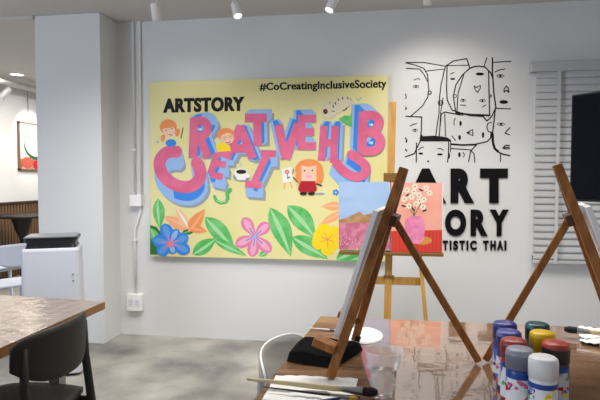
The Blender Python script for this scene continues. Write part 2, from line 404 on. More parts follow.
a.stroke([(285, 183), (284, 188.5)], .9, ORG, 5); a.stroke([(290, 182), (292, 188)], .9, ORG, 5); a.stroke([(293.4, 169), (292.8, 174)], .9, DRK, 6); a.stroke([(293.5, 177.5), (297.5, 182)], 1, DRK, 9)
a.build('painted_girl_with_easel', mural)
a = Art(MY)
a.ell(339, 105, 13.5, 7.2, GRY, 5, -.42); a.ell(329, 110, 8, 9, GRY, 5); a.stroke([(350, 98), (352, 101)], .7, GB, 6); a.stroke([(356, 98.5), (358.5, 100.5), (361.5, 97.5)], .8, GB, 6); a.ell(325.5, 111.5, 2.3, 2.6, DRK, 7); a.ell(325.5, 111.5, 1, 1.1, RED, 8)
for x, y in ((333, 105.5), (335, 102.5), (338, 99), (342.3, 97.4), (347.3, 97.2)): a.stroke([(x, y), (x + .8, y + 1.8)], 1, DRK, 6)
a.stroke([(332, 111), (334.5, 111.5)], .8, DRK, 6); a.stroke([(343, 110.5), (345.5, 109.8), (347, 107.5)], .9, DRK, 6); a.stroke([(329.5, 104), (330.5, 101.5)], 1, GRN, 6)
a.poly([(338, 119), (345, 115.5), (350, 116), (352, 110), (352, 127), (345, 124), (342, 121)], GRN, 3)
a.build('painted_sleeping_face', mural)
a = Art(MY)
a.ell(241.5, 176.5, 8.2, 4.6, GB, 3); a.ell(241.5, 173.5, 7, 5, MWH, 5); a.poly([(235, 174), (248, 174), (245.5, 180), (237.5, 180)], MWH, 5); a.ell(241.5, 171.8, 5.2, 2.2, DRK, 6); a.ell(248.5, 176, 2.2, 2, MWH, 4)
a.stroke([(239, 165), (241.5, 162), (240.5, 166)], .8, GRY, 4)
a.build('painted_coffee_cup', mural)
a = Art(MY)
a.stroke([(214.5, 196.5), (216.5, 201), (221, 203), (226, 202), (228, 198), (227, 193.5), (230.5, 189.5)], 3.4, GRN, 4); a.stroke([(217, 200.5), (221, 202.4), (226, 201)], 1.2, LGR, 5)
a.build('painted_worm', mural)
# foliage
a = Art(MY)
a.leaf((158, 198.5), (160, 229), 12, GRN, LGR, 1); a.poly([(150.2, 225), (157, 227), (163, 236), (163, 254.8), (150.2, 254.4)], DGR, 1); a.leaf((150.5, 228), (162, 250), 9, GRN, LGR, 2)
a.leaf((205, 217), (235, 250), 17, GRN, LGR, 1, -1); a.leaf((213, 239), (247, 256), 9, GRN, LGR, 3); a.leaf((192.5, 254.5), (217, 238), 14, GRN, LGR, 4)
a.leaf((182, 233), (197, 229), 7, DGR, GRN, 1)
a.leaf((270, 207.5), (291, 257), 20, GRN, LGR, 1, -2); a.leaf((287.5, 205.5), (316, 239), 20, GRN, LGR, 2, -2); a.leaf((292, 237), (328, 259), 18, GRN, LGR, 4, -1)
a.leaf((336, 259.5), (364, 246), 14, GRN, LGR, 1); a.leaf((350, 260), (385, 250), 14, GRN, LGR, 3); a.leaf((259, 256), (270, 250), 6, GRN, LGR, 1)
a.build('painted_leaves', mural)
a = Art(MY)
a.leaf((188, 229), (164, 216), 11, LIL, PEA, 2); a.leaf((189, 229), (175.5, 206.5), 9, PEA, MWH, 3); a.leaf((188, 232), (205, 209), 12, ORG, LIL, 3); a.leaf((187, 226), (207, 231.5), 9, ORG, LIL, 3)
a.build('painted_lily', mural)
a = Art(MY)
a.leaf((344, 206), (321, 206.5), 9, LIL, PEA, 2); a.leaf((345, 211), (319, 225), 8, LIL, PEA, 2); 
a.build('painted_lily', mural)
a = Art(MY)
a.flower(170.5, 243, [(164, 223.5), (188.5, 236.5), (190, 252), (158, 254.5), (152.5, 240)], 13, MBl, mat('mural_mid_blue', rgb(92, 156, 226), .6), PK2, 5)
a.flower(170.5, 243, [(178, 229), (174, 254)], 10, MBl, LB, PK2, 6); a.ell(170.5, 244, 3.6, 3.6, PK2, 11); a.ell(170.5, 244, 1.4, 1.4, ORG, 12)
a.build('painted_flower', mural)
a = Art(MY)
a.flower(255, 236.5, [(243, 217.5), (269, 223), (271, 252), (252, 257), (235.5, 245.5)], 12, PK2, PK3, MBl, 6); a.ell(255, 236.5, 1.8, 1.8, LB, 11)
a.build('painted_flower', mural)
a = Art(MY)
a.flower(327.5, 239.5, [(321, 224), (339, 228), (341.5, 245), (328, 256), (312, 245), (313.5, 233)], 14, YEL, YEL, ORG, 8)
a.build('painted_flower', mural)
a = Art(MY)
for k in range(5): t = 2 * PI * k / 5; a.ell(335.8 + 2 * math.cos(t), 192.5 + 2 * math.sin(t), 1.4, 1.4, MBl, 3)
a.ell(335.8, 192.5, .9, .9, YEL, 4)
a.build('painted_flower', mural)

# ================================================================= WALL DRAWING + RAISED LETTERS
a = Art(WY - .001)
K = M_black
L = [([(406, 62.5), (424, 62.5), (445, 66.2)], .7), ([(406, 63), (415, 65), (424, 68.5), (427.5, 74.5), (428.2, 82)], .7),
 ([(406, 68.5), (419.5, 69), (424, 74.5), (428, 82), (428.7, 89.5), (427.8, 97), (422.5, 106), (411, 116)], .7),
 ([(426.7, 71), (443.5, 69.2)], .6), ([(445.2, 66.5), (441, 85), (439.3, 100), (439, 113), (435.7, 136)], .7),
 ([(447, 66.3), (446.5, 89), (447.2, 100), (452, 110), (462.4, 113.5)], .8), ([(443, 98), (440.6, 113), (439.3, 136)], .6),
 ([(445.4, 66.3), (453.7, 60.9), (466.7, 58.7), (469.6, 67.4)], .8), ([(447, 65.7), (469, 65.2)], .6), ([(486.8, 58), (484, 66.3)], .7),
 ([(492.4, 58), (492.4, 72), (493.9, 93.5), (496, 108)], 1), ([(492.8, 62.4), (510.9, 61.3)], .7),
 ([(469.6, 68.5), (474, 66.6), (478.7, 66.2), (485, 67), (490.7, 73), (492.8, 78)], .9), ([(469.6, 68.5), (462.4, 75), (455.9, 84.8), (453.3, 95.7), (454.8, 106.5), (455.9, 113)], .8),
 ([(464, 73.5), (458, 93.5), (457, 111)], .7), ([(488.5, 71.7), (489.6, 115)], .8), ([(457, 113), (470, 114.6), (489.6, 115.4)], 1.3),
 ([(460.2, 105), (465.7, 105.4)], .6), ([(482.4, 107), (485.9, 104.8)], .6), ([(450.4, 74), (454, 72.4)], .6), ([(414, 80), (417, 78.6), (420, 79.3)], .6),
 ([(405.5, 94), (406.3, 97), (405.5, 98.5)], .7), ([(405.5, 107), (406.6, 108.5), (405.4, 109.5)], .7), ([(405.9, 116.3), (421.7, 117), (421.3, 130.6), (420, 141.6), (414.4, 153.5), (405.5, 156.8)], .8),
 ([(410.3, 126), (413, 124.3), (416.8, 123.8)], .6), ([(416.5, 143), (416.2, 162)], .8), ([(405.5, 138), (407, 141.5), (406, 142)], .9), ([(405.6, 149.5), (406.6, 151)], 1),
 ([(448.8, 141), (448.4, 155.4), (447.5, 162)], .8), ([(450.8, 141), (450.4, 152)], .6), ([(418.6, 150), (421, 147.6), (423.4, 147)], .6), ([(437.8, 148.6), (441, 148.6), (443.3, 150)], .6), 
 ([(441.3, 114), (439.2, 135)], .7), ([(441.3, 114), (444.7, 112), (460, 114.8)], .8), ([(444.7, 113.4), (445.4, 136)], .6), ([(462.4, 113.5), (470, 115.5), (483, 116.4), (487, 121)], .9),
 ([(491, 132), (490.6, 138.2), (487, 141.6), (474.8, 144.4)], .9), ([(474.8, 144.6), (463, 145), (451.4, 144.2)], 1.3), ([(455.2, 118.3), (453.8, 121.5), (454.2, 125)], .6), ([(452, 136), (455.5, 140.5)], .6),
 ([(470, 132.7), (466.8, 132.7), (472.6, 129.6), (473, 135.6), (466.8, 132.9)], .6), ([(451.4, 148.5), (470.6, 149.9), (474, 154), (474.8, 162.3)], .7), ([(476.8, 144.4), (470.6, 151.3), (468.6, 161.6)], .8),
 ([(463.2, 152.4), (464.4, 154.5), (463.6, 157)], .6), ([(495, 72), (500, 69.6), (504.8, 69)], .7), ([(504, 92), (504.2, 89), (506.5, 86), (508.3, 88), (508.9, 92.4), (506.5, 90.3), (504, 92)], .7),
 ([(496, 108.3), (510.5, 108.9)], .7), ([(495.4, 108), (493.7, 123.8), (492.4, 134)], .9), ([(492.5, 134), (493, 143), (494.7, 148.5), (498, 151.5)], 1.8), ([(498, 151.8), (502.3, 154), (509.5, 155.6)], 1), ([(500.6, 154), (500.3, 161.5)], .7),
 ([(509.8, 127.7), (505, 133.2), (509.4, 134.8)], .8), ([(509.5, 145.5), (505.5, 145.3), (502.8, 148.2), (506, 149), (509.5, 148.5)], .8), ([(503, 147.6), (509, 147.2)], .7), ([(495.7, 107.6), (492, 116), (487.5, 120.5)], .8),
 ([(474.2, 86), (476, 87.4), (478, 86.6), (480.3, 85.6), (480.4, 88), (477.6, 92.4), (475.2, 90), (474.2, 86)], .6), ([(491.5, 122.5), (488, 123.2), (486.8, 127), (488.2, 131.4), (491.5, 132.4)], .7)]
for pts, wd in L: a.stroke(pts, wd * 1.3 + .1, K, 0)
def ring(cx, cy, r, wd=.6): a.stroke([(cx + r * math.cos(t), cy + r * math.sin(t)) for t in [2 * PI * k / 10 for k in range(11)]], wd, K, 0)
ring(429.6, 92.7, 1.6, 1.0); ring(440.6, 102.8, 2.6); ring(440.8, 103, 1.2); ring(455, 96, 1.5); ring(490.2, 96, 1.2, 1); ring(462, 114, 1.4)
def eye(cx, cy, wd=3.2, h=1.5, v=False, fill=False):
    if v: a.ell(cx, cy, h, wd, K, 0, n=12); return
    a.ell(cx, cy, wd, h, K, 0, n=14)
    if not fill: a.ell(cx - wd * .45, cy + .1, wd * .28, h * .5, M_wall, .6, n=8); a.ell(cx + wd * .5, cy + .1, wd * .28, h * .5, M_wall, .6, n=8)
for e in ((416, 86.5, 3), (452.7, 79, 2.6, 1, False, True), (463, 100.3, 2.8), (482.5, 100.6, 3.2), (415, 130.3, 2.8), (420.7, 153.5, 2.4, 1, False, True), (440, 154.4, 2.8, 1.1, False, True), (500.4, 76, 4, 1.7), (500.9, 124.2, 4, 1.6), (479.8, 74, 4.3, 1.5, False, True), (503.7, 102, 4.4, 1.9, False, True), (460.6, 123.5, 2.6, 1.3, True), (459.6, 137.5, 2.6, 1.4, True), (483, 135, 3, 1.2, True), (459.4, 154.7, 2.6, 1.3, True), (428.2, 161.3, 1.1, .9, False, True), (449, 155.5, 3.2, 1, True)): eye(*e)
a.poly([(419.6, 141.4), (420.6, 137), (421.5, 134), (423, 136.3), (434.4, 135.6), (446.8, 137.2), (450.9, 140), (451, 141.4)], K, 0)
o = a.build('face_line_drawing')
sd = o.modifiers.new('s', 'SOLIDIFY'); sd.thickness = .0005; sd.offset = 0
tag(o, 'black line drawing of crowded faces painted on the white wall above the raised lettering', 'wall art')

sg = empty('wall_lettering', tuple(onY(460, 250, WY)), 'black raised letters ART STORY AUTISTIC THAI fixed on the white wall', 'sign')
RL = mat('raised_letter_black', rgb(10, 10, 11), .6, .2)
def letter(ch, x0, y0, x1, y1, bold=.05, d=.010):
    q = MB(); text_on(q, ch, rect(x0, y0, x1, y1), WY - .001, RL, bold, depth=d); q.build('letter', sg)
for ch, x0, x1 in (('A', 406, 446), ('R', 450.5, 474), ('T', 480, 507.5)): letter(ch, x0, 168.5, x1, 203, .07)
for ch, x0, x1 in (('S', 405, 421), ('T', 423.5, 440), ('O', 445, 466), ('R', 470.5, 487.5), ('Y', 489.5, 508.5)): letter(ch, x0, 209.5, x1, 236, .06)
def word(chars, y0, y1):
    for ch, x0, x1 in chars: letter(ch, x0, y0, x1, y1, .05, .01)
word([('A', 426, 431.5), ('U', 433, 438.5), ('T', 442.5, 448), ('I', 449.6, 451.4), ('S', 453, 458), ('T', 459.3, 464.8), ('I', 466.4, 468.2), ('C', 470, 476.5), ('T', 483, 488.5), ('H', 490.2, 495.6), ('A', 497, 503), ('I', 504.3, 506.2)], 240.5, 250)

# ================================================================= CONDUITS
def wallp(px, py): p = onY(px, py, WY); return p
pipe = empty('electrical_conduit', tuple(wallp(136, 200)), 'white conduit pipes running down the wall beside the painting to a small box', 'conduit')
xa, xb = wallp(134.5, 100).x, wallp(141, 100).x; zb = wallp(135, 196).z
for x in (xa, xb):
    m = MB(); m.tube([(x, WY - .014, CEIL), (x, WY - .014, zb if x == xa else zb + .0)], .0105, M_pipe); m.build('pipe', pipe)
m = MB(); m.box((xa - .035, WY - .05, wallp(135, 206).z), (xb + .012, WY, zb + .01), M_pipe); m.build('junction_box', pipe, .004)
m = MB(); zz = wallp(137, 206).z; xo = wallp(136.5, 290).x
m.tube([(xb - .01, WY - .014, zz), (xb - .012, WY - .014, zz - .05), (xo, WY - .014, zz - .2), (xo, WY - .014, wallp(137, 292).z)], .0105, M_pipe); m.build('lower_pipe', pipe)
for py in (150, 240):
    m = MB(); x = xa if py < 200 else xo; z = wallp(137, py).z; m.box((x - .016, WY - .028, z - .008), (x + .016, WY, z + .008), M_pipe); m.build('clip', pipe)
so = empty('wall_socket', tuple(wallp(136, 310)), 'white double power socket box low on the wall under the conduit', 'socket')
p0 = wallp(129, 293); p1 = wallp(144, 310)
m = MB(); m.box((p0.x, WY - .045, p1.z), (p1.x, WY, p0.z), M_pipe); m.build('socket_box', so, .004)
for k in (0, 1):
    x = p0.x + (p1.x - p0.x) * (.28 + .44 * k); m = MB(); zc = (p0.z + p1.z) / 2
    m.box((x - .022, WY - .048, zc - .03), (x + .022, WY - .044, zc + .03), M_white)
    for dx, dz in ((-.008, .01), (.008, .01), (0, -.01)): m.box((x + dx - .002, WY - .049, zc + dz - .004), (x + dx + .002, WY - .0475, zc + dz + .004), M_blackp)
    m.build('socket_plate', so)

# ================================================================= TRACK LIGHTS
TY = 3.55
tr = MB(); tr.box((-2.2, TY - .018, CEIL - .03), (2.2, TY + .018, CEIL - .001), M_pipe)
tag(tr.build('ceiling_track'), 'white lighting track on the ceiling parallel to the painting wall', 'track')
HEADS = [((157, 21), (0, .35, -1), 'white track spotlight pointing down, leftmost of the four over the painting', 5, (-1.5, WY, 1.2)),
         ((238, 16.5), (.32, -.42, -1), 'white track spotlight tilted right, second from the left over the painting', 11, (-.9, WY - .6, .9)),
         ((329, 10.5), (-.4, -.42, -1), 'white track spotlight tilted left, second from the right above the painting', 11, (-.1, WY - .6, .9)),
         ((428, 4), (.1, .7, -1), 'white track spotlight at the top edge above the line drawing', 18, (.45, WY, 1.35))]
M_lens = mat('lamp_lens', (1, 1, 1), .4, emit=(1, .95, .88), es=3)
M_lens_off = mat('lamp_lens_dim', rgb(230, 225, 215), .4, emit=(1, .95, .88), es=.8)
def track_head(px, py, d, label, power, tgt, lit):
    d = Vector(d).normalized()
    tip = onY(px, py, TY); piv = tip - d * .11
    r = empty('track_spotlight', (piv.x, TY, CEIL - .03), label, 'spotlight', 'track spotlights over the painting')
    m = MB(); m.tube([(piv.x, TY, CEIL - .03), (piv.x, TY, piv.z)], .007, M_pipe); m.box((piv.x - .04, TY - .016, CEIL - .05), (piv.x + .04, TY + .016, CEIL - .03), M_pipe); m.build('stem', r)
    mx = d.to_track_quat('Z', 'Y').to_matrix().to_4x4()
    m = MB(); m.lathe(piv, [(.0, -.012), (.024, -.01), (.03, 0), (.032, .11), (.028, .11), (.027, .095)], M_pipe, 24, mx); m.build('lamp_head', r)
    m = MB(); m.lathe(piv, [(0, .097), (.027, .097)], M_lens if lit else M_lens_off, 24, mx); m.build('lens', r)
    spot('track_beam', piv + d * .14, tgt, power, 125, 1, .04)
for i, (pp, d, lab, pw, tg) in enumerate(HEADS): track_head(pp[0], pp[1], d, lab, pw, tg, i > 0)

# ================================================================= FAR ROOM
dl = onZ(17, 74.5, CEIL - .004)
r = empty('recessed_downlight', tuple(dl), 'round lit downlight in the far room ceiling left of the pillar', 'downlight')
m = MB(); m.lathe(dl, [(.0, 0), (.075, 0)], mat('downlight_glow', (1, 1, 1), .4, emit=(1, .97, .92), es=5)); m.build('diffuser', r)
m = MB(); m.lathe(dl, [(.075, 0), (.076, -.006), (.1, -.004), (.1, .004)], M_pipe); m.build('trim_ring', r)
pa = onX(0, 81, -4.72); 
M_duct = mat('conduit_grey_white', rgb(196, 194, 190), .5)
r = empty('ceiling_conduit', (-4.72, 6.2, CEIL - .1), 'white pipe and lighting track along the far room ceiling', 'conduit')
m = MB(); m.tube([(-4.72, 4.4, pa.z), (-4.72, YF - .02, pa.z)], .035, M_duct); m.build('pipe', r)
for y in (5.2, 6.9, 8.2):
    m = MB(); m.tube([(-4.72, y, pa.z), (-4.72, y, CEIL)], .008, M_duct); m.build('hanger', r)
hd = onX(8, 90, -4.72)
r = empty('far_track_spotlight', (-4.72, hd.y, pa.z - .035), 'small white spotlight hanging under the pipe in the far room', 'spotlight')
m = MB(); m.tube([(-4.72, hd.y, pa.z - .03), (-4.75, hd.y + .02, pa.z - .08)], .01, M_pipe); m.build('stem', r)
m = MB(); m.tube([(-4.73, hd.y + .04, pa.z - .06), (-4.80, hd.y - .04, pa.z - .2)], .04, M_pipe, 16); m.build('lamp_head', r)
# picture on the left wall
q0 = onX(18.5, 121, XL + .03); q1 = onX(19, 170, XL + .03); yy1 = q0.y + .75
r = empty('framed_picture', (XL + .02, q0.y + .35, q1.z), 'framed floral picture hanging by wires on the far left wall, brightly lit', 'picture')
m = MB(); fr = mat('picture_frame_wood', rgb(128, 96, 70), .5)
for a_, b_ in (((q0.y, q1.z), (q0.y + .016, q0.z)), ((yy1 - .016, q1.z), (yy1, q0.z)), ((q0.y, q1.z), (yy1, q1.z + .02)), ((q0.y, q0.z - .02), (yy1, q0.z))):
    m.box((XL + .004, a_[0], a_[1]), (XL + .04, b_[0], b_[1]), fr)
m.build('frame', r)
m = MB(); m.box((XL + .01, q0.y + .03, q1.z + .02), (XL + .025, yy1 - .03, q0.z - .02), M_canvas); m.build('canvas', r)
m = MB(); m.box((XL + .025, q0.y + .03, q1.z + .02), (XL + .0255, yy1 - .03, q1.z + .16), mat('picture_brown', rgb(150, 84, 66), .8, noise=(14, 4, rgb(214, 170, 150), .5, .62))); m.build('painted_ground', r)
m = MB()
def pell(y, z, ry, rz, mm, l):
    m.add([(XL + .025 + l * .001, y + ry * math.cos(t), z + rz * math.sin(t)) for t in [2 * PI * k / 24 for k in range(24)]], [tuple(range(24))], mm)
H = q0.z - q1.z; yc = q0.y + .36; zc = q1.z + H * .6
pell(yc, zc - .03, .26, H * .33, mat('picture_dark_green', rgb(40, 84, 56), .7), 1); pell(yc, zc + .01, .24, H * .32, MWH, 2)
pell(q0.y + .17, q1.z + H * .16, .13, H * .12, mat('picture_terracotta', rgb(176, 84, 66), .7), 3); pell(q0.y + .4, q1.z + H * .12, .1, H * .1, RED, 3)
for k in range(7): pell(yc - .15 + .05 * k, zc + .08 * math.sin(k * 2.1), .012, .016, DRK if k % 2 else GRN, 3)
m.build('painted_flowers', r)
for y in (q0.y + .22, yy1 - .2):
    m = MB(); m.tube([(XL + .02, y, q0.z), (XL + .02, y, CEIL)], .003, M_blackp, 6); m.build('wire', r)

# dark pedestal table
bp = onX(22, 215, -4.55); 
r = empty('pedestal_table', (-4.55, bp.y, 0), 'dark pedestal table standing by the brown wainscot in the far room', 'table')
MD = mat('dark_table', rgb(34, 28, 26), .5)
m = MB(); m.lathe((-4.55, bp.y, 0), [(0, bp.z), (.3, bp.z), (.3, bp.z - .03), (0, bp.z - .03)], MD); m.build('table_top', r)
m = MB(); m.lathe((-4.55, bp.y, 0), [(.13, bp.z - .03), (.08, bp.z - .2), (.035, bp.z - .3), (.035, .03)], MD); m.build('pedestal', r)
m = MB(); m.lathe((-4.55, bp.y, 0), [(.035, .05), (.22, .02), (.22, 0), (0, 0)], MD); m.build('base', r)

# ================================================================= CHAIRS
def make_chair(loc, rz, label, mm, group=None, top=.80, low=.60, wd=.23, rim=None):
    r = empty('dining_chair', loc, label, 'chair', group, rz, local=True)
    # seat: rounded slab with a shallow dish (front is +x)
    m = MB()
    def sq(u, v):
        a_, b_ = 2 * u - 1, 2 * v - 1
        x = a_ * math.sqrt(1 - b_ * b_ * .22); y = b_ * math.sqrt(1 - a_ * a_ * .22)
        return Vector((.02 + x * .235, y * (.235 - .012 * a_), .452 - .014 * (1 - a_ * a_) * (1 - b_ * b_) - .02 * max(0, a_) ** 3))
    m.grid(sq, 14, 14, mm); o = m.build('seat', r); s_ = o.modifiers.new('s', 'SOLIDIFY'); s_.thickness = .022
    # backrest: curved panel
    m = MB()
    def bk(u, v):
        a_ = 2 * u - 1; zt = top - .012 * a_ * a_ - .03 * abs(a_) ** 8; zl = low + .075 * abs(a_) ** 3
        z = zl + (zt - zl) * v
        return Vector((-.262 + .075 * a_ * a_ - .03 * (z - low), a_ * wd, z))
    m.grid(bk, 22, 8, mm); o = m.build('backrest', r); s_ = o.modifiers.new('s', 'SOLIDIFY'); s_.thickness = .016; s_.offset = 0
    if rim:
        pts = [bk(0, v) for v in (0, .3, .6, .85)] + [bk(u / 24, 1) for u in range(25)] + [bk(1, v) for v in (.85, .6, .3, 0)] + [bk(1 - u / 16, 0) for u in range(1, 17)]
        m = MB(); m.tube(pts, .0035, rim, 8); m.build('rim', r)
    for sy in (-1, 1):
        m = MB(); m.tube([(-.285, sy * .205, 0), (-.235, sy * .2, .42), (-.215, sy * .195, .60), (-.215, sy * .19, top - .05)], [.013, .018, .017, .012], mm, 10); m.build('leg', r)
        m = MB(); m.tube([(.235, sy * .2, 0), (.2, sy * .185, .435)], [.013, .018], mm, 10); m.build('leg', r)
        m = MB(); m.tube([(-.235, sy * .198, .41), (.2, sy * .187, .42)], .013, mm, 8); m.build('side_rail', r)
    return r
M_dark = mat('dark_chair_plastic', rgb(42, 39, 35), .6, .3)
make_chair((-1.455, 1.86, 0), PI, 'dark brown chair with a curved back pushed in at the glossy left table', M_dark)
M_ws = mat('white_chair_plastic', rgb(206, 212, 226), .4)
ca = onZ(-2, 231, .8); cb = onZ(27, 240, .8)
make_chair((ca.x, ca.y, 0), math.radians(65), 'white chair in the far room by the brown wainscot, the farther of two', M_ws)
make_chair((cb.x - .1, cb.y - .1, 0), math.radians(150), 'white chair in the far room partly behind the air purifier', M_ws)
ce = onZ(262, 352, .77)
make_chair((ce.x + .26, ce.y + .06, 0), math.radians(-8), 'white curved-back chair tucked at the left side of the front work table', mat('translucent_chair_shell', rgb(160, 157, 152), .3, alpha=.5), wd=.215, top=.77, low=.565, rim=mat('chair_rim_white', rgb(236, 236, 234), .35))

# ================================================================= AIR PURIFIER
pc = onZ(53, 235, .955); pc2 = pc.copy()
ap = empty('air_purifier', (pc.x, pc.y, 0), 'tall white air purifier with a black vent top in front of the pillar', 'air purifier', rz=math.radians(26), local=True)
M_pur = mat('purifier_white', rgb(206, 207, 216), .35)
def rrect(hx, hy, rad, n=5):
    out = []
    for cx, cy, a0 in ((1, 1, 0), (-1, 1, 90), (-1, -1, 180), (1, -1, 270)):
        for k in range(n + 1):
            t = math.radians(a0 + 90 * k / n); out.append((cx * (hx - rad) + rad * math.cos(t), cy * (hy - rad) + rad * math.sin(t)))
    return out
def loft(m, secs, mm, cap=True, smooth=False):
    n = len(secs[0][0]); vs = [(x, y, z) for ring_, z in secs for x, y in ring_]
    m.add(vs, [(i * n + k, i * n + (k + 1) % n, (i + 1) * n + (k + 1) % n, (i + 1) * n + k) for i in range(len(secs) - 1) for k in range(n)], mm, smooth)
    if cap: m.add(vs[:n], [tuple(range(n))[::-1]], mm); m.add(vs[-n:], [tuple(range(n))], mm)
m = MB(); loft(m, [(rrect(.185, .15, .03), .02), (rrect(.188, .152, .03), .3), (rrect(.178, .142, .03), .86), (rrect(.172, .136, .03), .878)], M_pur); m.build('body', ap, .004)
m = MB(); loft(m, [(rrect(.16, .125, .03), .0), (rrect(.16, .125, .03), .02)], M_blackp); m.build('base', ap)
m = MB(); loft(m, [(rrect(.16, .125, .03), .878), (rrect(.15, .115, .03), .905), (rrect(.168, .134, .03), .935), (rrect(.168, .134, .03), .95)], M_blackp); m.build('vent', ap)
m = MB(); loft(m, [(rrect(.16, .126, .03), .95), (rrect(.158, .124, .03), .957)], mat('purifier_lid', rgb(120, 122, 128), .3)); m.build('lid', ap)
for z in (.70, .655):
    m = MB(); m.lathe((.14, -.149, z), [(0, -.0), (.0045, 0), (.0045, .004)], M_blackp, 12, Matrix.Rotation(PI / 2, 4, 'X')); m.build('button', ap)

# ================================================================= LEFT TABLE
TZ = .75
def film_mat(name, c1_, c2_, stretch, bs, bstr, rough=.08, coat=1.0, scale=3, cior=1.55, brough=.35, bspec=.5):
    return mat(name, c1_, brough, bspec, coat=coat, coat_r=rough, coat_ior=cior, noise=(scale, 6, c2_, .35, .68, stretch), bump=(bs, bstr, 3, (1, 1.6, 1)))
M_lt = film_mat('film_covered_oak', rgb(110, 90, 72), rgb(138, 114, 94), (12, 1, 1), 11, .55, .10)
M_ltedge = mat('oak_edge', rgb(128, 88, 50), .5, noise=(5, 4, rgb(150, 106, 64), .3, .7, (1, 10, 10)))
k0 = onZ(105, 301.5, TZ); kL = onZ(0, 348, TZ); kF = onZ(0, 295, TZ)
dn = (kL - k0).normalized(); df = (kF - k0).normalized()
A = k0; B = k0 + dn * 2.4; C_ = B + df * 1.6; D = k0 + df * 1.6
r = empty('dining_table', (D.x, D.y, 0), 'long brown wood table under glossy wrinkled clear film at the left', 'table')
def slab(name, quad, z0, z1, mtop, medge, parent):
    q = MB(); t = [(p.x, p.y, z1) for p in quad]; b = [(p.x, p.y, z0) for p in quad]
    q.add(t, [(0, 1, 2, 3)], mtop); q.add(b, [(3, 2, 1, 0)], medge)
    for i in range(4): j = (i + 1) % 4; q.add([t[i], t[j], b[j], b[i]], [(0, 1, 2, 3)], medge)
    return q.build(name, parent)
slab('table_top', (A, B, C_, D), TZ - .036, TZ, M_lt, M_ltedge, r)
M_leg = mat('grey_steel_leg', rgb(120, 118, 114), .4)
for p in (A + dn * .22 + df * .12, B - dn * .22 + df * .12, C_ - dn * .2 - df * .12, D + dn * .2 - df * .12):
    m = MB(); m.box((p.x - .025, p.y - .025, 0), (p.x + .025, p.y + .025, TZ - .036), M_leg); m.build('leg', r)
m = MB(); p = A + dn * .2 + df * .12; p2 = B - dn * .22 + df * .12
m.beam((p.x, p.y, TZ - .065), (p2.x, p2.y, TZ - .065), .03, .05, mat('rail_light', rgb(190, 190, 190), .5), Vector((1, 0, 0))); m.build('rail', r)
# clear bag
bp_ = onZ(83, 309, TZ - .04)
m = MB()
def bagf(u, v):
    t = u * 2 * PI; rr = .012 + .022 * math.sin(PI * min(1, v * 1.1)) + .005 * math.sin(5 * t + 7 * v)
    return Vector((bp_.x - .03 + rr * math.cos(t), bp_.y - .02 + rr * .7 * math.sin(t), TZ - .037 - v * .19))
m.grid(bagf, 18, 10, mat('bag_film', rgb(225, 230, 240), .15, alpha=.45)); tag(m.build('plastic_bag'), 'crumpled clear plastic bag hanging under the corner of the left table', 'bag')

# ================================================================= FRONT TABLE
M_ft = film_mat('film_covered_craft_table', rgb(120, 88, 62), rgb(146, 112, 84), (1.2, 9, 1), 7, .08, .035, scale=2.4, cior=2.5, brough=.16, bspec=1)
t0 = onZ(320.5, 316.3, TZ); t1 = onZ(252, 402, TZ)
dL = (t1 - t0).normalized(); dR = Vector((1, .0, 0))
A2 = t0; B2 = t0 + dL * 1.75; C2 = Vector((2.1, B2.y, TZ)); D2 = Vector((2.1, A2.y, TZ))
ft = empty('craft_table', (1.0, (A2.y + B2.y) / 2, 0), 'large glossy light wood work table in front carrying the easels and paint bottles', 'table')
M_bw = mat('bare_craft_wood', rgb(132, 98, 64), .3, .5, noise=(3, 7, rgb(84, 58, 38), .42, .62, (1.2, 14, 1)))
slab('table_top', (A2, B2, C2, D2), TZ - .03, TZ - .0006, M_bw, M_ltedge, ft)
f0 = onZ(346, 317.4, TZ); f1 = onZ(375.5, 400, TZ); fd = (f1 - f0).normalized()
slab('clear_film_cover', (f0, f0 + fd * 1.7, Vector((2.09, B2.y + .02, TZ)), Vector((2.09, A2.y - .006, TZ))), TZ - .0005, TZ, M_ft, M_ft, ft)
for p in ((A2.x + .2, A2.y - .12), (A2.x + .05, B2.y + .12), (1.95, A2.y - .12), (1.95, B2.y + .12)):
    m = MB(); m.box((p[0] - .025, p[1] - .025, 0), (p[0] + .025, p[1] + .025, TZ - .03), M_leg); m.build('leg', ft)

